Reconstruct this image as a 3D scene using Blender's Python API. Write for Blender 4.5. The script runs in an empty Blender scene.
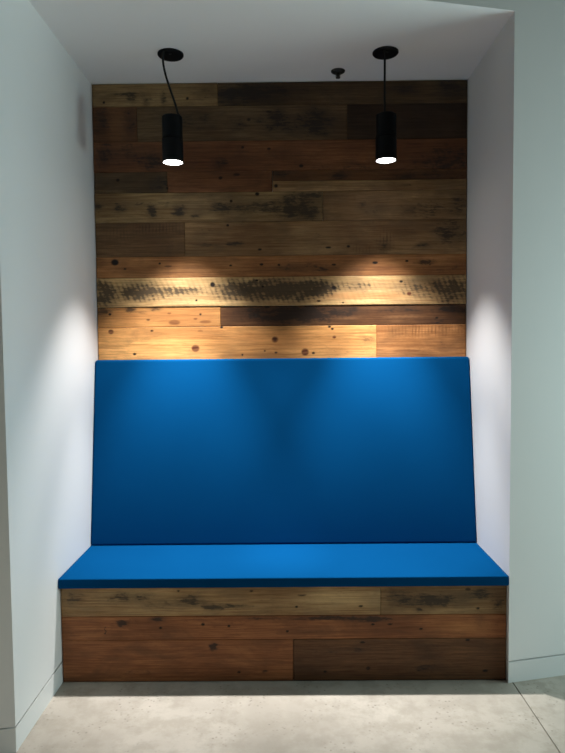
import bpy, bmesh, math
import numpy as np
from mathutils import Vector, Matrix

C = bpy.context.scene.collection
PI = math.pi

# ------------------------------------------------------------------ room measurements (metres)
XL, XR = -1.0845, 1.0317          # alcove side walls
YB = 3.5223                       # back wall
YR, YL = 2.8019, 2.3278           # front corners of the alcove (the front wall runs askew)
FA = 0.2241                       # slope of the front wall
H = 3.0795                        # alcove ceiling
TOP = 3.75                        # room ceiling height in front of the alcove
ZBB = 0.098                       # baseboard top

# ------------------------------------------------------------------ helpers
def link_mesh(name, me, mat, parent=None):
    o = bpy.data.objects.new(name, me); C.objects.link(o)
    for m in (mat if isinstance(mat, (list, tuple)) else [mat]):
        me.materials.append(m)
    if parent: o.parent = parent
    return o

def obj(name, bm, mat, parent=None, smooth=False, angle=35):
    bmesh.ops.recalc_face_normals(bm, faces=bm.faces)
    me = bpy.data.meshes.new(name); bm.to_mesh(me); bm.free()
    if smooth:
        me.shade_smooth()
        me.set_sharp_from_angle(angle=math.radians(angle))
    return link_mesh(name, me, mat, parent)

def struct(name, bm, mat, **k):
    o = obj(name, bm, mat, **k); o['kind'] = 'structure'; return o

def thing(name, label, cat, loc, group=None):
    o = bpy.data.objects.new(name, None); C.objects.link(o)
    o.empty_display_size = .1
    o.location = loc; o['label'] = label; o['category'] = cat
    if group: o['group'] = group
    return o

def add_prism(bm, pts, z0, z1):
    lo = [bm.verts.new((x, y, z0)) for x, y in pts]
    hi = [bm.verts.new((x, y, z1)) for x, y in pts]
    n = len(pts)
    bm.faces.new(lo[::-1]); bm.faces.new(hi)
    for i in range(n):
        bm.faces.new((lo[i], lo[(i+1) % n], hi[(i+1) % n], hi[i]))

def add_lathe(bm, prof, cx=0, cy=0, seg=48):
    """prof: (radius, z) from bottom to top; radius 0 closes the end."""
    rings = []
    for r, z in prof:
        if r <= 1e-6: rings.append([bm.verts.new((cx, cy, z))])
        else: rings.append([bm.verts.new((cx+r*math.cos(2*PI*i/seg), cy+r*math.sin(2*PI*i/seg), z)) for i in range(seg)])
    for a, b in zip(rings, rings[1:]):
        for i in range(seg):
            j = (i+1) % seg
            if len(a) == 1 and len(b) == 1: continue
            if len(a) == 1: bm.faces.new((a[0], b[j], b[i]))
            elif len(b) == 1: bm.faces.new((a[i], a[j], b[0]))
            else: bm.faces.new((a[i], a[j], b[j], b[i]))

def catmull(P, n=10):
    P = [Vector(p) for p in P]; Q = [2*P[0]-P[1]] + P + [2*P[-1]-P[-2]]; out = []
    for i in range(1, len(Q)-2):
        a, b, c, d = Q[i-1:i+3]
        for k in range(n):
            t = k/n
            out.append(.5*(2*b+(c-a)*t+(2*a-5*b+4*c-d)*t*t+(3*b-a-3*c+d)*t**3))
    out.append(P[-1]); return out

def add_tube(bm, path, r, seg=12):
    rings = []
    for i, p in enumerate(path):
        t = (path[min(i+1, len(path)-1)]-path[max(i-1, 0)]).normalized()
        u = t.cross(Vector((0, 1, 0))).normalized(); v = t.cross(u)
        rings.append([bm.verts.new(p+r*(u*math.cos(2*PI*k/seg)+v*math.sin(2*PI*k/seg))) for k in range(seg)])
    for a, b in zip(rings, rings[1:]):
        for k in range(seg):
            bm.faces.new((a[k], a[(k+1) % seg], b[(k+1) % seg], b[k]))
    bm.faces.new(rings[0]); bm.faces.new(rings[-1][::-1])

# ------------------------------------------------------------------ materials
class N:
    def __init__(s, name):
        s.m = bpy.data.materials.new(name); s.m.use_nodes = True
        s.t = s.m.node_tree; s.b = s.t.nodes['Principled BSDF']
    def n(s, kind, **k):
        nd = s.t.nodes.new(kind)
        for a, v in k.items(): setattr(nd, a, v)
        return nd
    def set(s, sock, v):
        if hasattr(v, 'is_linked') or isinstance(v, bpy.types.NodeSocket): s.t.links.new(v, sock)
        else: sock.default_value = v
    def math(s, op, a, b=0.0, clamp=False):
        nd = s.n('ShaderNodeMath', operation=op, use_clamp=clamp)
        s.set(nd.inputs[0], a); s.set(nd.inputs[1], b); return nd.outputs[0]
    def vmul(s, v, k):
        nd = s.n('ShaderNodeVectorMath', operation='MULTIPLY'); s.set(nd.inputs[0], v); s.set(nd.inputs[1], k); return nd.outputs[0]
    def vadd(s, v, k):
        nd = s.n('ShaderNodeVectorMath', operation='ADD'); s.set(nd.inputs[0], v); s.set(nd.inputs[1], k); return nd.outputs[0]
    def noise(s, v, scale, detail=4, rough=.55, dist=0.0):
        nd = s.n('ShaderNodeTexNoise'); s.set(nd.inputs['Vector'], v)
        nd.inputs['Scale'].default_value = scale; nd.inputs['Detail'].default_value = detail
        nd.inputs['Roughness'].default_value = rough; nd.inputs['Distortion'].default_value = dist
        return nd.outputs['Fac']
    def remap(s, v, a, b, c=0.0, d=1.0):
        nd = s.n('ShaderNodeMapRange'); s.set(nd.inputs[0], v)
        for i, x in enumerate((a, b, c, d)): nd.inputs[i+1].default_value = x
        return nd.outputs[0]
    def mix(s, f, a, b, blend='MIX'):
        nd = s.n('ShaderNodeMix', data_type='RGBA', blend_type=blend)
        s.set(nd.inputs[0], f); s.set(nd.inputs[6], a); s.set(nd.inputs[7], b); return nd.outputs[2]
    def attr(s, name):
        nd = s.n('ShaderNodeAttribute'); nd.attribute_name = name; return nd
    def objco(s): return s.n('ShaderNodeTexCoord').outputs['Object']
    def bump(s, h, strength=.3, dist=.002):
        nd = s.n('ShaderNodeBump'); s.set(nd.inputs['Height'], h)
        nd.inputs['Strength'].default_value = strength; nd.inputs['Distance'].default_value = dist
        s.t.links.new(nd.outputs[0], s.b.inputs['Normal'])
    def base(s, col, rough=.5, spec=None, metal=None):
        s.set(s.b.inputs['Base Color'], col if not isinstance(col, tuple) else (*col, 1)[:4])
        s.set(s.b.inputs['Roughness'], rough)
        if spec is not None: s.b.inputs['Specular IOR Level'].default_value = spec
        if metal is not None: s.b.inputs['Metallic'].default_value = metal

def mat_paint(name, col, bump=.05):
    s = N(name); co = s.objco()
    f = s.noise(co, 1.2, 2)
    a = tuple(c*.985 for c in col)
    s.base(s.mix(f, (*a, 1), (*col, 1)), .6, .3)
    s.bump(s.noise(co, 260, 3), bump, .001)
    return s.m

def mat_fabric():
    s = N('blue_fabric'); co = s.objco()
    f = s.noise(co, 3, 3)
    fine = s.noise(co, 420, 2)
    c = s.mix(f, (.0014, .049, .150, 1), (.0018, .056, .166, 1))
    c = s.mix(s.remap(fine, .3, .7, 0, .25), c, (.0008, .038, .118, 1))
    s.base(c, .9, 0.0)
    s.b.inputs['Sheen Weight'].default_value = .0
    s.b.inputs['Sheen Tint'].default_value = (.35, .6, 1, 1)
    s.b.inputs['Sheen Roughness'].default_value = .4
    s.bump(s.math('ADD', fine, s.noise(co, 9, 2)), .12, .002)
    return s.m

def mat_concrete():
    s = N('concrete'); co = s.objco()
    big = s.noise(co, 2.2, 5, .6, .4); mid = s.noise(co, 9, 5, .65); fine = s.noise(co, 120, 3, .6)
    c = s.mix(s.remap(big, .35, .65), (.355, .318, .27, 1), (.47, .424, .365, 1))
    c = s.mix(s.remap(mid, .44, .62, 0, .75), c, (.31, .275, .225, 1))
    c = s.mix(s.remap(fine, .3, .8, 0, .3), c, (.36, .33, .28, 1))
    # small pits
    v = s.n('ShaderNodeTexVoronoi', voronoi_dimensions='2D'); s.set(v.inputs['Vector'], s.vadd(co, s.vmul(s.n('ShaderNodeTexCoord').outputs['Object'], (0, 0, 0)))); v.inputs['Scale'].default_value = 34
    pit = s.math('MULTIPLY', s.remap(v.outputs['Distance'], .06, .22, 1, 0), s.remap(s.noise(co, 5, 4), .49, .58))
    c = s.mix(s.math('MULTIPLY', pit, s.remap(s.noise(co, 31, 2), .42, .6, .05, .8)), c, (.2, .18, .15, 1))
    s.base(c, s.remap(mid, .3, .7, .38, .55), .35)
    s.bump(s.math('SUBTRACT', fine, s.math('MULTIPLY', pit, 2.0)), .12, .002)
    return s.m

def mat_wood():
    s = N('reclaimed_wood')
    base = s.attr('tone').outputs['Color']
    mk = s.n('ShaderNodeSeparateColor'); s.set(mk.inputs[0], s.attr('marks').outputs['Color'])
    mk2 = s.n('ShaderNodeSeparateColor'); s.set(mk2.inputs[0], s.attr('marks_b').outputs['Color'])
    stain_shade, knot, redk = mk.outputs; lightp, tick, orange = mk2.outputs
    seed = s.attr('seed').outputs['Fac']; saw = s.attr('saw').outputs['Fac']
    comb = s.n('ShaderNodeCombineXYZ'); s.set(comb.inputs[0], s.math('MULTIPLY', seed, 7.3)); s.set(comb.inputs[1], s.math('MULTIPLY', seed, 3.1)); s.set(comb.inputs[2], s.math('MULTIPLY', seed, 1.7))
    co = s.vadd(s.objco(), comb.outputs[0])
    # grain: long streaks along x, wandering
    wob = s.noise(s.vmul(co, (2.2, 1, 6)), 1, 2)
    sep = s.n('ShaderNodeSeparateXYZ'); s.set(sep.inputs[0], co)
    g1 = s.noise(s.vmul(co, (2.5, 1, 95)), 1, 6, .65, .6)
    rings = s.math('SINE', s.math('ADD', s.math('MULTIPLY', sep.outputs[2], 230), s.math('MULTIPLY', wob, 55)))
    rings = s.remap(rings, -1, 1)
    g2 = s.noise(s.vmul(co, (9, 1, 240)), 1, 3, .6)
    mott = s.noise(s.vmul(co, (4.5, 1, 11)), 1, 5, .62, .5)
    grain = s.math('ADD', s.math('MULTIPLY', g1, .62), s.math('ADD', s.math('MULTIPLY', rings, .025), s.math('MULTIPLY', g2, .355)))
    c = s.mix(s.remap(grain, .38, .62), s.mix(1.0, base, (.64, .53, .44, 1), 'MULTIPLY'), s.mix(1.0, base, (1.26, 1.24, 1.2, 1), 'MULTIPLY'))
    tone_x = s.noise(s.vmul(co, (2.2, 1, 3)), 1, 3, .5)
    c = s.mix(s.remap(tone_x, .36, .64), s.mix(1.0, c, (.66, .57, .50, 1), 'MULTIPLY'), s.mix(1.0, c, (1.15, 1.12, 1.05, 1), 'MULTIPLY'))
    crack = s.remap(s.noise(s.vmul(co, (3.2, 1, 170)), 1, 4, .7), .60, .72)
    c = s.mix(s.math('MULTIPLY', crack, .55), c, s.mix(1.0, base, (.3, .25, .22, 1), 'MULTIPLY'))
    c = s.mix(s.remap(mott, .46, .70, 0, .7), c, s.mix(1.0, base, (.42, .40, .40, 1), 'MULTIPLY'))
    # orange heartwood streaks; light chips and patches, one a painted lamp highlight
    c = s.mix(s.math('MULTIPLY', orange, s.remap(g1, .3, .6, .45, .95)), c, (.60, .25, .082, 1))
    c = s.mix(s.math('MULTIPLY', lightp, s.remap(g1, .35, .6, .25, .9)), c, s.mix(1.0, base, (1.75, 1.7, 1.6, 1), 'MULTIPLY'))
    # saw kerf marks, slanting, broken up by noise
    w = s.math('ADD', s.math('ADD', s.math('MULTIPLY', sep.outputs[0], 215), s.math('MULTIPLY', sep.outputs[2], 95)), s.math('MULTIPLY', s.noise(s.vmul(co, (5, 1, 3)), 1, 2), 6))
    kerf = s.remap(s.math('ADD', s.math('SINE', w), s.math('MULTIPLY', s.math('SUBTRACT', s.noise(s.vmul(co, (55, 1, 9)), 1, 4, .7), .5), 3.4)), -.7, 1.3)
    sawm = s.math('MULTIPLY', kerf, s.math('MULTIPLY', saw, s.remap(s.noise(s.vmul(co, (11, 1, 16)), 1, 3), .38, .62, .15, 1)))
    sawm = s.math('MULTIPLY', sawm, s.remap(stain_shade, 0, .5, .45, 1.0))
    c = s.mix(s.math('MULTIPLY', sawm, .42, True), c, s.mix(1.0, base, (.27, .24, .22, 1), 'MULTIPLY'))
    # upright chatter ticks
    tk = s.remap(s.math('SINE', s.math('ADD', s.math('MULTIPLY', sep.outputs[0], 330), s.math('MULTIPLY', s.noise(s.vmul(co, (5, 1, 5)), 1, 2), 9))), .0, .8)
    tkm = s.math('MULTIPLY', s.math('MULTIPLY', tk, tick), s.remap(s.noise(s.vmul(co, (30, 1, 20)), 1, 2), .35, .6))
    c = s.mix(s.math('MULTIPLY', tkm, .7, True), c, s.mix(1.0, base, (.25, .2, .18, 1), 'MULTIPLY'))
    # dark marks with ragged streaky edges: stains plus painted lamp falloff between the pendants
    rag = s.math('ADD', s.math('MULTIPLY', s.noise(s.vmul(co, (13, 1, 75)), 1, 5, .7, .8), .55), s.math('MULTIPLY', s.noise(s.vmul(co, (16, 1, 22)), 1, 5, .65), .45))
    rag = s.math('ADD', s.remap(rag, .34, .66, -.6, .6), s.math('MULTIPLY', s.math('MULTIPLY', kerf, saw), .3))
    st = s.remap(s.math('ADD', stain_shade, rag), .28, .88)
    st = s.math('MAXIMUM', s.math('MULTIPLY', st, s.remap(stain_shade, .02, .25)), s.math('MULTIPLY', stain_shade, .62))
    c = s.mix(s.math('MULTIPLY', st, .92), c, s.mix(.55, s.mix(1.0, base, (.16, .15, .15, 1), 'MULTIPLY'), (.022, .018, .016, 1)))
    # grit: short dark flecks everywhere
    grit = s.remap(s.noise(s.vmul(co, (38, 1, 150)), 1, 4, .75), .56, .74)
    c = s.mix(s.math('MULTIPLY', grit, s.remap(s.noise(s.vmul(co, (5, 1, 8)), 1, 2), .4, .6, .15, .75)), c, s.mix(1.0, base, (.32, .25, .2, 1), 'MULTIPLY'))
    # knots and nail holes
    c = s.mix(s.math('MULTIPLY', redk, s.remap(rings, 0, 1, .75, 1)), c, (.12, .03, .012, 1))
    c = s.mix(knot, c, (.014, .008, .005, 1))
    s.base(c, s.remap(grain, .2, .8, .68, .5), .3)
    h = s.math('SUBTRACT', s.math('ADD', grain, s.math('MULTIPLY', mott, .5)), s.math('ADD', s.math('MULTIPLY', sawm, .7), s.math('ADD', knot, s.math('MULTIPLY', tkm, .6))))
    s.bump(h, .35, .003)
    return s.m

def mat_simple(name, col, rough=.5, metal=0.0, spec=.5):
    s = N(name); co = s.objco()
    s.base(s.mix(s.noise(co, 60, 2), (*[c*.9 for c in col], 1), (*col, 1)), rough, spec, metal)
    return s.m

def mat_emit(name, col, strength):
    s = N(name); s.base(col, .4)
    s.b.inputs['Emission Color'].default_value = (*col, 1); s.b.inputs['Emission Strength'].default_value = strength
    return s.m

WHITE = mat_paint('white_paint', (.80, .80, .795))
BOARD = mat_paint('baseboard_paint', (.76, .765, .755))
DARK = mat_simple('dark_gap', (.02, .02, .02), .9)
FABRIC = mat_fabric()
CONCRETE = mat_concrete()
WOOD = mat_wood()
BLACK = mat_simple('black_metal', (.003, .0035, .0045), .55, 0, .15)
CORD = mat_simple('black_cord', (.006, .006, .006), .6, 0, .25)
CHROME = mat_simple('steel', (.5, .5, .5), .3, 1.0)
BRONZE = mat_simple('dark_sprinkler_metal', (.03, .03, .028), .45, .6)
LENS = mat_emit('lit_lens', (1, .98, .94), 14)
SEALANT = mat_simple('joint_sealant', (.24, .22, .19), .9)

# ------------------------------------------------------------------ the setting
def fy(x): return YR + FA*(x-XR)           # front wall plane
XO, XI = -3.6, 4.2                          # how far the front wall runs to either side
foot_l = [(XL, YB+.15), (XO, YB+.15), (XO, fy(XO)), (XL, YL)]
foot_l[3] = (XL, fy(XL))
foot_r = [(XR, YB+.25), (XR, YR), (XI, fy(XI)), (XI, YB+.25)]
def inset(pts, d):
    n = len(pts); out = []
    A = sum(pts[i][0]*pts[(i+1) % n][1]-pts[(i+1) % n][0]*pts[i][1] for i in range(n))
    sg = 1 if A > 0 else -1
    for i in range(n):
        p, q, r = Vector(pts[i-1]), Vector(pts[i]), Vector(pts[(i+1) % n])
        e1 = (q-p).normalized(); e2 = (r-q).normalized()
        n1 = Vector((-e1.y, e1.x))*sg; n2 = Vector((-e2.y, e2.x))*sg
        b = (n1+n2).normalized(); k = d/max(.2, b.dot(n1)); out.append(tuple(q+b*k))
    return out
for side, fp, tr in (('left', foot_l, 1), ('right', foot_r, 2)):
    bm = bmesh.new(); add_prism(bm, fp, ZBB+.008, TOP); struct('wall_'+side, bm, WHITE)
    bm = bmesh.new(); add_prism(bm, fp, 0, ZBB); struct('baseboard_'+side, bm, BOARD)
    bm = bmesh.new(); add_prism(bm, inset(fp, .02), ZBB, ZBB+.008); struct('trim_%d' % tr, bm, DARK)
bm = bmesh.new(); add_prism(bm, [(XL, YB), (XR, YB), (XR, YB+.12), (XL, YB+.12)], 0, H); struct('wall_back', bm, WHITE)
bm = bmesh.new(); add_prism(bm, [(XL, fy(XL)), (XR, YR), (XR, YB+.12), (XL, YB+.12)], H, H+.03); struct('ceiling', bm, WHITE)
bm = bmesh.new(); add_prism(bm, [(XL, fy(XL)), (XR, YR), (XR, YB+.12), (XL, YB+.12)], H+.03, TOP); struct('wall_front', bm, WHITE)

# floor: two concrete slabs with a sawn joint between them
bm = bmesh.new(); JX = 1.0545; Y0 = -2.5
add_prism(bm, [(XO, Y0), (JX-.003, Y0), (JX-.003, YB+.3), (XO, YB+.3)], -.06, 0)
add_prism(bm, [(JX+.003, Y0), (XI, Y0), (XI, YB+.3), (JX+.003, YB+.3)], -.06, 0)
struct('floor', bm, CONCRETE)
bm = bmesh.new(); add_prism(bm, [(JX-.003, Y0), (JX+.003, Y0), (JX+.003, YB+.3), (JX-.003, YB+.3)], -.06, -.004)
struct('trim_3', bm, SEALANT)

# ------------------------------------------------------------------ planks: one mesh per clad face
WALL_PLANKS = [
    (-1.156, -0.3736, 2.9505, 3.086, (0.27, 0.192, 0.098), 2, 0),
    (-0.3736, 1.1059, 2.9505, 3.086, (0.095, 0.064, 0.035), 1, 0),
    (-1.1604, -0.8305, 2.756, 2.9505, (0.16, 0.078, 0.034), 3, 0.2),
    (-0.8305, 0.3551, 2.756, 2.9505, (0.138, 0.094, 0.051), 2, 0),
    (0.3551, 1.107, 2.756, 2.9505, (0.05, 0.03, 0.018), 1, 0),
    (-1.1652, 1.1083, 2.5884, 2.756, (0.2, 0.09, 0.041), 3, 0.25),
    (-1.169, -0.6662, 2.4705, 2.5884, (0.138, 0.094, 0.051), 1, 0),
    (-0.6662, -0.0703, 2.4705, 2.5884, (0.2, 0.09, 0.041), 3, 0),
    (-0.07, 1.1091, 2.5295, 2.5884, (0.16, 0.078, 0.034), 2, 0),
    (-0.0706, 1.1095, 2.4705, 2.5295, (0.28, 0.185, 0.095), 4, 0),
    (-1.1728, 0.2141, 2.3043, 2.4705, (0.27, 0.192, 0.098), 4, 0),
    (0.2141, 1.1102, 2.3043, 2.4705, (0.28, 0.185, 0.095), 3, 0),
    (-1.1776, -0.572, 2.1117, 2.3043, (0.175, 0.108, 0.055), 1, 0.15),
    (-0.572, 1.1115, 2.1117, 2.3043, (0.28, 0.185, 0.095), 2, 0),
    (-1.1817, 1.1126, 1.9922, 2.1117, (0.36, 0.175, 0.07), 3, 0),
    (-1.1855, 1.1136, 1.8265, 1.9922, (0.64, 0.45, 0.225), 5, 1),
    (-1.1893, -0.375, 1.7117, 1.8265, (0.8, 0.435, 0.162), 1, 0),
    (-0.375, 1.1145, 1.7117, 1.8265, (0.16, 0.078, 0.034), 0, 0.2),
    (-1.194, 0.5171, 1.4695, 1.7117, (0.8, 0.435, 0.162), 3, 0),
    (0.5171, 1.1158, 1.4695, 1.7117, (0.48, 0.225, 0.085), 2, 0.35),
    (-1.1997, 0.077, 1.2838, 1.4695, (0.16, 0.078, 0.034), 3, 0),
    (0.077, 1.1172, 1.2838, 1.4695, (0.27, 0.192, 0.098), 2, 0),
    (-1.2053, 1.1187, 1.0503, 1.2838, (0.2, 0.09, 0.041), 2, 0),
]
WALL_MARKS = [
    (-1.015, 2.976, 0.0075, 0.0075, 'k', 1),
    (-0.544, 2.993, 0.0087, 0.0087, 'k', 1),
    (-0.867, 3.019, 0.1156, 0.0116, 's', 0.8),
    (-0.85, 2.996, 0.0462, 0.0405, 's', 0.6),
    (-0.68, 2.989, 0.0173, 0.0462, 's', 0.8),
    (-0.777, 2.979, 0.0289, 0.0347, 's', 0.6),
    (-0.436, 3.036, 0.0809, 0.052, 's', 0.5),
    (-0.181, 3.016, 0.1966, 0.0752, 's', 0.9),
    (-0.317, 2.99, 0.0809, 0.0405, 's', 0.8),
    (0.09, 3.024, 0.1734, 0.0462, 's', 0.4),
    (0.937, 3.03, 0.1156, 0.052, 's', 0.7),
    (0.678, 3.028, 0.0809, 0.0347, 's', 0.6),
    (-0.944, 2.853, 0.052, 0.0752, 'l', 0.5),
    (-1.03, 2.86, 0.0405, 0.0925, 's', 0.8),
    (-0.864, 2.869, 0.0462, 0.0925, 's', 0.7),
    (-0.041, 2.87, 0.1272, 0.0694, 's', 0.8),
    (0.174, 2.851, 0.1387, 0.0867, 's', 0.9),
    (-0.535, 2.871, 0.1734, 0.0578, 's', 0.6),
    (-0.251, 2.851, 0.0809, 0.052, 's', 0.5),
    (-0.086, 2.915, 0.0173, 0.0069, 'k', 0.8),
    (-0.2, 2.872, 0.0116, 0.0087, 'k', 0.8),
    (-0.239, 2.928, 0.1734, 0.0173, 'l', 0.4),
    (-0.246, 2.795, 0.052, 0.0173, 'l', 0.4),
    (-0.908, 2.691, 0.1734, 0.0809, 's', 0.5),
    (-0.755, 2.639, 0.0636, 0.0462, 's', 0.9),
    (-1.023, 2.681, 0.0462, 0.0809, 's', 0.6),
    (-0.236, 2.719, 0.0092, 0.0075, 'k', 0.9),
    (-0.088, 2.709, 0.0116, 0.0069, 'k', 0.9),
    (0.093, 2.612, 0.0133, 0.0092, 'k', 1),
    (-0.368, 2.629, 0.052, 0.0347, 's', 0.8),
    (0.91, 2.631, 0.185, 0.0925, 's', 0.7),
    (0.371, 2.603, 0.289, 0.0173, 's', 0.4),
    (-0.946, 2.545, 0.0104, 0.0092, 'k', 1),
    (-0.712, 2.515, 0.0694, 0.0462, 's', 0.7),
    (-0.667, 2.497, 0.0075, 0.0075, 'k', 1),
    (-0.272, 2.568, 0.0202, 0.0081, 'k', 0.8),
    (-0.364, 2.55, 0.0116, 0.0092, 'k', 0.9),
    (-0.033, 2.569, 0.052, 0.0231, 's', 0.8),
    (0.308, 2.554, 0.0809, 0.0289, 's', 0.8),
    (-0.051, 2.502, 0.0116, 0.0104, 'k', 1),
    (0.825, 2.542, 0.2312, 0.0462, 's', 0.6),
    (0.684, 2.499, 0.0347, 0.0087, 's', 0.7),
    (-1.064, 2.395, 0.0347, 0.0231, 's', 0.9),
    (-0.933, 2.382, 0.0405, 0.0231, 's', 0.9),
    (-0.755, 2.363, 0.0289, 0.0405, 's', 0.9),
    (-0.601, 2.367, 0.0405, 0.0405, 's', 1),
    (-0.51, 2.338, 0.0347, 0.0116, 's', 0.8),
    (-0.36, 2.381, 0.0694, 0.0347, 's', 0.9),
    (-0.24, 2.386, 0.0694, 0.0289, 's', 0.8),
    (-0.137, 2.384, 0.0578, 0.0289, 's', 0.8),
    (0.085, 2.371, 0.1445, 0.0694, 's', 1),
    (-0.305, 2.42, 0.0092, 0.0092, 'k', 1),
    (-0.157, 2.458, 0.0127, 0.0104, 'k', 1),
    (0.126, 2.449, 0.1156, 0.0289, 's', 0.9),
    (-0.057, 2.4, 0.1734, 0.0578, 's', 0.5),
    (-0.829, 2.409, 0.2601, 0.0173, 's', 0.4),
    (0.439, 2.395, 0.0202, 0.0145, 's', 0.8),
    (0.809, 2.368, 0.1734, 0.052, 's', 0.6),
    (0.513, 2.36, 0.0867, 0.0231, 's', 0.4),
    (0.985, 2.389, 0.0694, 0.0694, 's', 0.6),
    (-0.729, 2.272, 0.1734, 0.0347, 't', 0.9),
    (-0.947, 2.246, 0.0925, 0.0405, 't', 0.5),
    (-0.461, 2.173, 0.0636, 0.0087, 's', 0.7),
    (-0.46, 2.241, 0.0694, 0.0231, 's', 0.4),
    (-0.283, 2.182, 0.052, 0.0116, 's', 1),
    (-0.327, 2.285, 0.0087, 0.0069, 'k', 1),
    (-0.146, 2.147, 0.0116, 0.0069, 'k', 1),
    (0.244, 2.154, 0.0173, 0.0064, 'k', 1),
    (0.564, 2.185, 0.0462, 0.0636, 't', 1),
    (0.564, 2.162, 0.0462, 0.0405, 's', 0.6),
    (0.438, 2.141, 0.0809, 0.0231, 't', 0.7),
    (0.358, 2.159, 0.0104, 0.0069, 'k', 1),
    (0.787, 2.165, 0.0347, 0.0116, 's', 0.8),
    (0.94, 2.237, 0.1156, 0.0752, 's', 0.8),
    (0.672, 2.223, 0.0809, 0.0289, 's', 0.4),
    (0.158, 2.212, 0.1041, 0.0462, 's', 0.3),
    (-0.974, 2.082, 0.0231, 0.0185, 'k', 1),
    (-0.718, 2.073, 0.0069, 0.0064, 'k', 1),
    (-0.67, 2.057, 0.0231, 0.0058, 'k', 0.6),
    (-0.313, 2.058, 0.0087, 0.0058, 'k', 1),
    (-0.137, 2.062, 0.0116, 0.0075, 'k', 1),
    (-0.038, 2.058, 0.0081, 0.0069, 'k', 1),
    (0.275, 2.057, 0.0139, 0.0058, 'k', 1),
    (0.509, 2.065, 0.0173, 0.0081, 'k', 1),
    (0.69, 2.073, 0.0098, 0.0069, 'k', 1),
    (0.798, 2.066, 0.0578, 0.0173, 's', 1),
    (-0.917, 2.044, 0.0087, 0.0058, 'k', 0.9),
    (0.082, 2.042, 0.289, 0.0289, 's', 0.5),
    (0.208, 2.027, 0.0289, 0.0087, 's', 0.8),
    (0.884, 2.04, 0.1387, 0.0462, 's', 0.4),
    (-0.418, 1.95, 0.015, 0.015, 'k', 1),
    (-0.512, 1.862, 0.0075, 0.0064, 'k', 1),
    (-0.165, 1.972, 0.0092, 0.0064, 'k', 1),
    (-0.131, 1.936, 0.0075, 0.0064, 'k', 1),
    (0.274, 1.926, 0.0139, 0.011, 'k', 1),
    (0.187, 1.851, 0.0127, 0.0052, 'k', 1),
    (0.326, 1.84, 0.0069, 0.0046, 'k', 1),
    (0.657, 1.957, 0.0104, 0.0075, 'k', 1),
    (0.703, 1.888, 0.0139, 0.0116, 'r', 1),
    (-0.84, 1.915, 0.1966, 0.052, 's', 0.85),
    (-1.047, 1.923, 0.0462, 0.0694, 's', 0.7),
    (-1.042, 1.888, 0.0809, 0.0636, 's', 0.9),
    (-0.58, 1.918, 0.1387, 0.0231, 's', 0.7),
    (-0.264, 1.92, 0.1619, 0.0578, 's', 0.9),
    (-0.005, 1.918, 0.2544, 0.0636, 's', 1),
    (0.081, 1.911, 0.1734, 0.052, 's', 0.8),
    (0.225, 1.927, 0.0809, 0.0347, 's', 0.6),
    (0.397, 1.931, 0.1156, 0.0289, 's', 0.4),
    (0.741, 1.922, 0.1156, 0.052, 's', 0.5),
    (0.953, 1.908, 0.1156, 0.0752, 's', 0.9),
    (0.426, 1.879, 0.2428, 0.0231, 'o', 0.7),
    (0.437, 1.842, 0.2081, 0.0145, 'l', 0.6),  # highlight under the right lamp, painted into the plank colour
    (-0.466, 1.848, 0.2312, 0.0145, 'l', 0.5),
    (-0.894, 1.812, 0.0347, 0.0185, 's', 1),
    (-0.749, 1.816, 0.0462, 0.0139, 's', 0.9),
    (-1.05, 1.802, 0.0462, 0.0347, 's', 0.9),
    (-0.825, 1.8, 0.0347, 0.0145, 's', 0.5),
    (-0.641, 1.737, 0.0347, 0.015, 'r', 0.7),
    (-0.462, 1.739, 0.0347, 0.0092, 'r', 0.6),
    (-1.01, 1.787, 0.0087, 0.0069, 'k', 1),
    (-0.791, 1.754, 0.0116, 0.0058, 'k', 0.7),
    (-0.49, 1.782, 0.0069, 0.0069, 'k', 0.9),
    (-0.669, 1.79, 0.0116, 0.0052, 'r', 0.7),
    (-0.519, 1.757, 0.0116, 0.0058, 'r', 0.7),
    (-0.139, 1.782, 0.1503, 0.0462, 's', 0.8),
    (0.109, 1.779, 0.2312, 0.0578, 's', 1),
    (0.08, 1.785, 0.1503, 0.052, 's', 1),
    (0.339, 1.794, 0.1156, 0.0231, 's', 0.7),
    (-0.109, 1.822, 0.0173, 0.0092, 'k', 1),
    (-0.179, 1.776, 0.0075, 0.0064, 'k', 1),
    (0.667, 1.759, 0.1272, 0.0069, 'l', 0.9),
    (0.362, 1.754, 0.0578, 0.0087, 'l', 0.8),
    (0.632, 1.734, 0.0347, 0.0116, 'l', 0.6),
    (0.959, 1.799, 0.1156, 0.0289, 's', 0.95),
    (0.655, 1.797, 0.1734, 0.0231, 's', 0.5),
    (0.862, 1.749, 0.0098, 0.0064, 'k', 1),
    (0.885, 1.731, 0.1734, 0.0231, 's', 0.4),
    (-1.006, 1.687, 0.0162, 0.0145, 'r', 1),
    (-0.771, 1.69, 0.0092, 0.0058, 'k', 1),
    (-0.873, 1.558, 0.0104, 0.0075, 'k', 1),
    (-0.522, 1.588, 0.0243, 0.0214, 'r', 1),
    (-0.523, 1.567, 0.052, 0.0231, 'o', 0.8),
    (-0.37, 1.706, 0.0092, 0.0064, 'k', 1),
    (-0.065, 1.634, 0.0197, 0.0179, 'r', 1.0),
    (-0.065, 1.634, 0.0104, 0.0104, 'k', 0.7),
    (0.107, 1.561, 0.0225, 0.022, 'r', 1),
    (0.154, 1.554, 0.0098, 0.0069, 'k', 1),
    (0.247, 1.704, 0.0098, 0.0069, 'k', 1),
    (0.264, 1.692, 0.0087, 0.0064, 'k', 1),
    (0.275, 1.645, 0.0116, 0.0081, 'r', 1),
    (-0.253, 1.548, 0.0069, 0.0058, 'k', 1),
    (-0.124, 1.569, 0.0058, 0.0046, 'k', 1),
    (-0.06, 1.559, 0.0092, 0.0058, 'k', 0.9),
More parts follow.
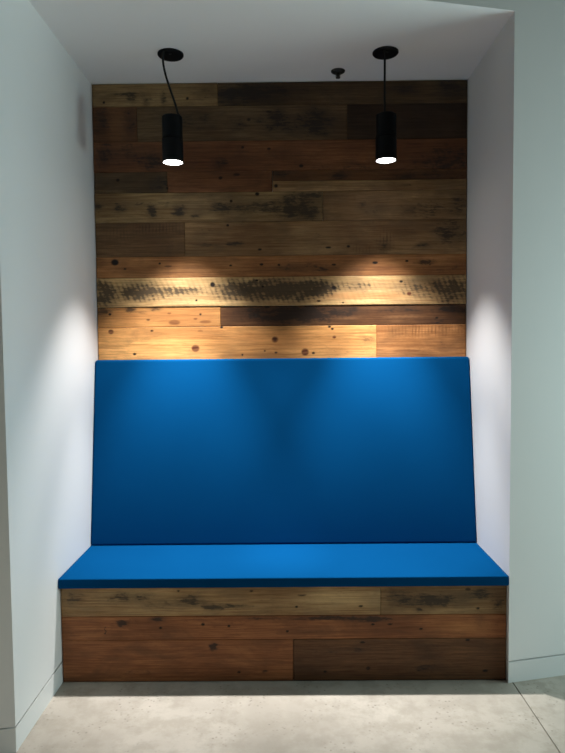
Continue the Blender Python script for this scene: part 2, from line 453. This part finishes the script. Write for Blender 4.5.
    (0.465, 1.626, 0.052, 0.0289, 's', 0.45),
    (-0.7, 1.678, 0.4047, 0.0347, 'o', 0.6),
    (-0.036, 1.648, 0.3469, 0.0462, 'o', 0.55),
    (0.281, 1.599, 0.2312, 0.0462, 'o', 0.4),
    (-0.698, 1.764, 0.3469, 0.0462, 'o', 0.6),
    (0.079, 1.601, 0.2312, 0.0231, 'o', 0.6),
    (-0.492, 1.687, 0.0173, 0.0058, 'r', 0.5),
    (-1.085, 1.549, 0.0087, 0.0087, 'k', 0.8),
    (0.799, 1.681, 0.2428, 0.0405, 't', 0.8),
    (0.96, 1.693, 0.0231, 0.0202, 'l', 1),
    (0.69, 1.561, 0.0809, 0.0116, 'r', 0.45),
    (0.891, 1.651, 0.0289, 0.0925, 's', 0.3),
]
BASE_PLANKS = [
    (-1.1333, 0.4345, 0.3213, 0.4919, (0.46, 0.325, 0.17), 2, 0),
    (0.4345, 1.093, 0.3213, 0.4919, (0.28, 0.185, 0.095), 1, 0),
    (-1.1375, 1.0944, 0.2062, 0.3213, (0.31, 0.13, 0.054), 2, 0.18),
    (-1.1428, 0.0196, -0.0432, 0.2062, (0.31, 0.13, 0.054), 1, 0),
    (0.0196, 1.0963, -0.0432, 0.2062, (0.16, 0.078, 0.034), 2, 0),
]
BASE_MARKS = [
    (-1.01, 0.412, 0.0418, 0.0418, 's', 0.5),
    (-0.781, 0.42, 0.1207, 0.0279, 's', 0.7),
    (-0.468, 0.398, 0.0743, 0.0325, 's', 0.9),
    (-0.359, 0.364, 0.065, 0.0163, 's', 1),
    (-0.245, 0.368, 0.0789, 0.0139, 's', 0.8),
    (-0.611, 0.38, 0.0929, 0.0186, 's', 0.4),
    (-0.176, 0.441, 0.0102, 0.0042, 'k', 1),
    (0.063, 0.419, 0.0232, 0.0037, 'k', 0.8),
    (0.037, 0.363, 0.0074, 0.0051, 'k', 1),
    (0.341, 0.364, 0.0111, 0.0051, 'k', 1),
    (-0.522, 0.444, 0.007, 0.0042, 'k', 1),
    (0.219, 0.394, 0.2089, 0.0464, 'l', 0.7),
    (-0.089, 0.396, 0.0557, 0.0371, 's', 0.15),
    (0.687, 0.39, 0.13, 0.0371, 's', 1),
    (0.527, 0.401, 0.065, 0.0464, 's', 0.6),
    (0.621, 0.344, 0.0186, 0.0093, 's', 1),
    (0.895, 0.35, 0.0084, 0.006, 'k', 1),
    (0.847, 0.442, 0.0139, 0.0074, 'k', 0.8),
    (0.904, 0.418, 0.0743, 0.0325, 's', 0.8),
    (0.787, 0.341, 0.1161, 0.0116, 'l', 0.5),
    (0.489, 0.411, 0.0186, 0.0557, 's', 0.5),
    (0.999, 0.388, 0.0371, 0.065, 's', 0.6),  # darker right end of the top plank
    (-0.79, 0.289, 0.0325, 0.0158, 's', 1),
    (-0.627, 0.307, 0.0371, 0.0139, 's', 1),
    (-0.61, 0.265, 0.0079, 0.0056, 'k', 1),
    (-0.408, 0.281, 0.0088, 0.007, 'k', 1),
    (-0.285, 0.272, 0.0074, 0.006, 'k', 1),
    (-0.008, 0.245, 0.0074, 0.0056, 'k', 1),
    (-0.874, 0.251, 0.0046, 0.0232, 's', 1),
    (0.195, 0.307, 0.2136, 0.0111, 's', 1),
    (0.394, 0.3, 0.1114, 0.0139, 's', 1),
    (0.398, 0.276, 0.0102, 0.0046, 'k', 1),
    (0.479, 0.276, 0.013, 0.0042, 'k', 1),
    (0.626, 0.252, 0.0093, 0.0046, 'k', 1),
    (-0.137, 0.309, 0.0929, 0.0093, 's', 0.6),
    (0.834, 0.254, 0.1393, 0.0371, 'o', 0.4),
    (0.147, 0.239, 0.2786, 0.0186, 's', 0.25),
    (-0.358, 0.172, 0.0232, 0.0209, 's', 1),
    (-0.24, 0.046, 0.0093, 0.006, 'k', 0.9),
    (-0.116, 0.05, 0.0139, 0.0074, 's', 0.9),
    (-0.977, 0.205, 0.065, 0.0033, 'l', 0.7),
    (-0.665, 0.049, 0.2786, 0.0139, 's', 0.35),
    (0.349, 0.189, 0.0139, 0.0051, 'k', 1),
    (0.847, 0.197, 0.0111, 0.0065, 'k', 1),
    (0.931, 0.046, 0.0139, 0.0065, 'k', 1),
    (0.17, 0.047, 0.0093, 0.0056, 'k', 1),
    (0.375, 0.062, 0.0102, 0.0102, 'k', 0.8),
    (0.669, 0.06, 0.0743, 0.0186, 's', 0.5),
    (0.289, 0.15, 0.1857, 0.0186, 's', 0.4),
    (0.669, 0.172, 0.0929, 0.0093, 's', 0.4),
]

def smooth01(t): t = np.clip(t, 0, 1); return t*t*(3-2*t)

def plank_mesh(name, planks, marks, x_lo, x_hi, z_lo, z_hi, y_face, thick, step, slope=0.0):
    """Planks standing in the xz plane, front face at y_face; each a thin raised board with eased edges.
    slope tilts the rows a touch (nothing on an old plank wall is dead level)."""
    V = []; F = []; tone = []; seed = []; saw = []; mk = []; mkb = []; base = 0
    rng = np.random.default_rng(5)
    for pi, (x0, x1, z0, z1, col, off, sw) in enumerate(planks):
        x0 = max(x0, x_lo); x1 = min(x1, x_hi); z0 = max(z0, z_lo); z1 = min(z1, z_hi)
        if x1-x0 < .004 or z1-z0 < .004: continue
        g = .0009
        nx = max(2, int((x1-x0)/step)); nz = max(3, int((z1-z0)/(step*.85)))
        xs = np.concatenate([[x0+g, x0+g], np.linspace(x0+g+.0015, x1-g-.0015, nx), [x1-g, x1-g]])
        zs = np.concatenate([[z0+g, z0+g], np.linspace(z0+g+.0015, z1-g-.0015, nz), [z1-g, z1-g]])
        X, Z = np.meshgrid(xs, zs)
        yf = y_face-off*.001
        Y = np.full_like(X, yf)
        edge = np.zeros_like(X, bool); edge[1, :] = edge[-2, :] = True; edge[:, 1] = edge[:, -2] = True
        back = np.zeros_like(X, bool); back[0, :] = back[-1, :] = True; back[:, 0] = back[:, -1] = True
        Y[edge] = yf+.001; Y[back] = y_face+thick
        h, w = X.shape
        V.append(np.stack([X.ravel(), Y.ravel(), Z.ravel()], 1))
        idx = np.arange(h*w).reshape(h, w)+base
        F.append(np.stack([idx[:-1, :-1].ravel(), idx[:-1, 1:].ravel(), idx[1:, 1:].ravel(), idx[1:, :-1].ravel()], 1))
        n = h*w; base += n
        j = rng.uniform(.93, 1.07)
        tone.append(np.tile([*(c*j for c in col), 1], (n, 1))); seed.append(np.full(n, pi*1.37+.5)); saw.append(np.full(n, sw))
        A = np.zeros((n, 4)); B = np.zeros((n, 4)); A[:, 3] = B[:, 3] = 1
        x = X.ravel(); z = Z.ravel()
        wx = .004*np.sin(z*310+x*40)+.003*np.sin(x*170+z*90)
        for cx, cz, rx, rz, k, a in marks:
            if not (x0-.004 <= cx <= x1+.004 and z0-.004 <= cz <= z1+.004): continue
            if k in 'kr':
                d = np.hypot((x-cx)/(rx*1.0), (z-cz)/(rz*1.0))
                m = a*smooth01((1.15-d)/.45)
            else:
                d = np.hypot((x+wx-cx)/(rx*1.5), (z+wx*.4-cz)/(rz*1.5))
                m = a*smooth01(1.05-d)*1.0
            T, ch = {'s': (A, 0), 'k': (A, 1), 'r': (A, 2), 'l': (B, 0), 't': (B, 1), 'o': (B, 2)}[k]
            if k == 's': T[:, ch] = 1-(1-T[:, ch])*(1-m)
            else: T[:, ch] = np.maximum(T[:, ch], m)
        mk.append(A); mkb.append(B)
    V = np.concatenate(V); F = np.concatenate(F)
    V[:, 2] += slope*V[:, 0]*0
    me = bpy.data.meshes.new(name)
    me.vertices.add(len(V)); me.vertices.foreach_set('co', V.astype('f').ravel())
    me.loops.add(F.size); me.loops.foreach_set('vertex_index', F.astype('i').ravel())
    me.polygons.add(len(F)); me.polygons.foreach_set('loop_start', np.arange(0, F.size, 4, dtype='i'))
    me.update(); me.validate()
    for nm, dat in (('tone', tone), ('marks', mk), ('marks_b', mkb)):
        at = me.attributes.new(nm, 'FLOAT_COLOR', 'POINT'); at.data.foreach_set('color', np.concatenate(dat).astype('f').ravel())
    for nm, dat in (('seed', seed), ('saw', saw)):
        at = me.attributes.new(nm, 'FLOAT', 'POINT'); at.data.foreach_set('value', np.concatenate(dat).astype('f').ravel())
    return me

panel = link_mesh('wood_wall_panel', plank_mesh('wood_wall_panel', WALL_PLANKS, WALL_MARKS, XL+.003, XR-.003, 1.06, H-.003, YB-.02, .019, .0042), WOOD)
panel['label'] = 'reclaimed wood plank panel covering the back wall above the blue backrest'
panel['category'] = 'wall panel'

# ------------------------------------------------------------------ bench
YF = 2.829; YS = 2.8005; ZS0, ZS1 = .466, .5135
bench = thing('bench', 'blue upholstered built-in bench on a wood plank base filling the alcove', 'bench', (0, 3.15, 0))
def unoffset(o):
    for v in o.data.vertices: v.co -= o.parent.location
    return o

# base: carcass with a plank-clad front
bm = bmesh.new(); add_prism(bm, [(XL+.004, YF+.016), (1.0285, YF+.016), (1.0285, YB-.03), (XL+.004, YB-.03)], 0.0, ZS0)
base = unoffset(obj('base', bm, mat_simple('plywood', (.2, .13, .07), .7), bench))
pm = plank_mesh('plank_front', BASE_PLANKS, BASE_MARKS, XL+.003, 1.0292, .002, ZS0-.001, YF, .0155, .0042)
pf = link_mesh('plank_front', pm, WOOD, base)
for v in pm.vertices: v.co -= bench.location

def upholstered(name, prof, x0, x1, bev, seg=5, crown=None):
    """prof: closed outline in (y, z); extruded across the alcove and bevelled like a wrapped board."""
    bm = bmesh.new()
    a = [bm.verts.new((x0, y, z)) for y, z in prof]; b = [bm.verts.new((x1, y, z)) for y, z in prof]
    n = len(prof)
    bm.faces.new(a); bm.faces.new(b[::-1])
    for i in range(n): bm.faces.new((a[i], a[(i+1) % n], b[(i+1) % n], b[i]))
    bmesh.ops.recalc_face_normals(bm, faces=bm.faces)
    bmesh.ops.bevel(bm, geom=bm.edges[:], offset=bev, segments=seg, profile=.5, affect='EDGES')
    return unoffset(obj(name, bm, FABRIC, bench, smooth=True, angle=50))
ZB = ZS1+.001
seat = upholstered('seat', [(YS, ZS0+.001), (YB-.03, ZS0+.001), (YB-.03, ZS1), (YS, ZS1)], XL+.001, XR-.001, .005)
# backrest: a leaning padded board, its top against the planks
yb0, yb1, zt = 3.277, 3.433, 1.526
sl = (yb1-yb0)/(zt-ZB)
th = .052
back = upholstered('backrest', [(yb0, ZB), (yb0+th, ZB), (yb1+th+.012, zt), (yb1, zt)], XL+.0015, XR-.0015, .012, 6)
for v in back.data.vertices:                # the board narrows a little towards its top
    t = (v.co.z-ZB)/(zt-ZB)
    v.co.x *= 1-.001*max(0, t)

# ------------------------------------------------------------------ pendants

def build_pendant(label, canopy, lamp, path):
    zb, zt, zg = 2.538, 2.768, 2.653
    t = thing('pendant_lamp', label, 'pendant lamp', (lamp[0], lamp[1], zb), 'black cylinder pendant lamps')
    def part(name, bm, mat, parent=t):
        for v in bm.verts: v.co -= t.location
        return obj(name, bm, mat, parent, True)
    bm = bmesh.new(); add_lathe(bm, [(0, H-.012), (.056, H-.012), (.062, H-.010), (.0655, H-.006), (.0655, H-.0005), (0, H-.0005)], *canopy)
    can = part('canopy', bm, BLACK)
    bm = bmesh.new(); add_lathe(bm, [(0, H-.017), (.004, H-.0165), (.006, H-.0145), (.006, H-.0118), (0, H-.0118)], canopy[0]+.004, canopy[1]-.032, 16)
    part('screw', bm, BRONZE, can)
    bm = bmesh.new(); add_tube(bm, catmull(path), .0055); part('cord', bm, CORD)
    bm = bmesh.new()
    add_lathe(bm, [(0, zg), (.047, zg), (.047, zg+.004), (.0515, zg+.005), (.0515, zt-.004), (.0485, zt), (0, zt)], *lamp)
    hs = part('upper_housing', bm, BLACK)
    bm = bmesh.new(); add_lathe(bm, [(.004, zt-.001), (.007, zt-.001), (.007, zt+.010), (.005, zt+.013), (.004, zt+.013)], path[-1][0], path[-1][1], 16); part('strain_relief', bm, CORD, hs)
    bm = bmesh.new()
    add_lathe(bm, [(.0495, zb+.006), (.0495, zb), (.0535, zb), (.0535, zg-.006), (.0525, zg-.004), (.047, zg-.003), (.047, zg), (0, zg), (0, zg-.01), (.0495, zg-.02), (.0495, zb+.006)], *lamp)
    part('lamp_shade', bm, BLACK)
    bm = bmesh.new(); add_lathe(bm, [(0, zb+.0015), (.0490, zb+.002), (.0490, zb+.006), (0, zb+.006)], *lamp)
    part('lens', bm, LENS)
    for nm, pw, size, blend in (('pendant_beam_core', CORE, 47, .85), ('pendant_beam_spill', SPILL, 77, .6)):
        L = bpy.data.lights.new(nm, 'SPOT'); L.energy = pw; L.color = PEND_COL
        L.spot_size = math.radians(size); L.spot_blend = blend; L.shadow_soft_size = .03
        lo = bpy.data.objects.new(nm, L); C.objects.link(lo); lo.location = (lamp[0], lamp[1], zb-.008)
    return t
PEND_COL = (1.0, .985, .965); CORE = 280; SPILL = 122

lx, ly = -.573, 3.163
build_pendant('left black cylinder pendant lamp, hanging by a slack bent cord over the bench', (lx, ly), (-.571, ly),
    [(lx-.022, ly-.056, H-.010), (lx-.028, ly-.052, H-.030), (lx-.030, ly-.04, H-.065), (lx-.022, ly-.024, H-.115), (lx-.003, ly-.008, H-.18), (lx+.020, ly, H-.25), (lx+.036, ly, 2.768)])
rx, ry = .516, 3.171
build_pendant('right black cylinder pendant lamp, hanging by a straight vertical cord over the bench', (rx, ry), (.5185, ry),
    [(rx-.012, ry-.052, H-.010), (rx-.0105, ry-.044, H-.05), (rx-.008, ry-.028, H-.11), (rx-.006, ry-.010, H-.19), (rx-.004, ry, 2.768)])

# ------------------------------------------------------------------ sprinkler head
sx, sy = .293, 3.378
sp = thing('sprinkler_head', 'small dark fire sprinkler head on the white ceiling between the pendant lamps', 'sprinkler', (sx, sy, H))
def spart(name, bm, mat, parent=sp):
    for v in bm.verts: v.co -= sp.location
    return obj(name, bm, mat, parent, True)
bm = bmesh.new(); add_lathe(bm, [(.014, H-.014), (.022, H-.013), (.036, H-.006), (.0385, H-.002), (.0385, H-.0003), (0, H-.0003), (0, H-.014), (.014, H-.014)], sx, sy); spart('escutcheon', bm, BRONZE)
bm = bmesh.new(); add_lathe(bm, [(0, H-.028), (.006, H-.028), (.008, H-.024), (.011, H-.022), (.011, H-.013), (0, H-.013)], sx, sy, 24); bd = spart('sprinkler_body', bm, BRONZE)
bm = bmesh.new()
for s_ in (-1, 1):
    add_tube(bm, catmull([Vector((sx+s_*.009, sy, H-.021)), Vector((sx+s_*.0105, sy, H-.028)), Vector((sx+s_*.004, sy, H-.034))], 4), .0018, 8)
spart('frame_arm', bm, BRONZE, bd)
bm = bmesh.new(); add_lathe(bm, [(0, H-.037), (.0125, H-.037), (.0125, H-.034), (0, H-.033)], sx, sy, 24)
spart('deflector', bm, BRONZE)

# ------------------------------------------------------------------ light of the room in front
def area(name, loc, target, sx, sy, power, col):
    L = bpy.data.lights.new(name, 'AREA'); L.shape = 'RECTANGLE'; L.size = sx; L.size_y = sy; L.energy = power; L.color = col
    o = bpy.data.objects.new(name, L); C.objects.link(o); o.location = loc
    o.rotation_euler = (Vector(target)-Vector(loc)).to_track_quat('-Z', 'Z').to_euler()
    return o
area('window_daylight', (4.0, 2.36, 1.35), (-1.0, 2.75, 1.45), .45, 1.9, 90, (.74, 1.0, 1.0))
for lx_ in (-1.3, 1.3):                     # ceiling lamps of the room behind the viewer, shining straight down
    o = area('ceiling_lamp', (lx_, .1, 3.7), (lx_, .1, 0), 1.2, 1.2, 32, (1, .985, .86)); o.data.spread = math.radians(70)

w = bpy.data.worlds.new('World'); bpy.context.scene.world = w; w.use_nodes = True
bg = w.node_tree.nodes['Background']; bg.inputs[0].default_value = (.98, 1.0, .90, 1); bg.inputs[1].default_value = .012

# ------------------------------------------------------------------ camera
cam = bpy.data.cameras.new('camera'); co = bpy.data.objects.new('camera', cam); C.objects.link(co)
F_PX, PITCH, YAW, ROLL = 609.3, -.0510, -.0068, -.0096
cp, sp_, cy, sy_, cr, sr = math.cos(PITCH), math.sin(PITCH), math.cos(YAW), math.sin(YAW), math.cos(ROLL), math.sin(ROLL)
Fw = Vector((sy_*cp, cy*cp, sp_)); R0 = Vector((cy, -sy_, 0)); U0 = R0.cross(Fw)
Rt = R0*cr+U0*sr; Up = U0*cr-R0*sr
M = Matrix((Rt, Up, -Fw)).transposed().to_4x4(); M.translation = Vector((0, 0, 1.6)); co.matrix_world = M
cam.sensor_fit = 'VERTICAL'; cam.sensor_height = 24; cam.lens = 24*F_PX/753
cam.clip_start = .05
S = bpy.context.scene; S.camera = co
vs = S.view_settings; vs.view_transform = 'Standard'; vs.look = 'None'; vs.gamma = 1; vs.use_curve_mapping = False; vs.exposure = 0.0
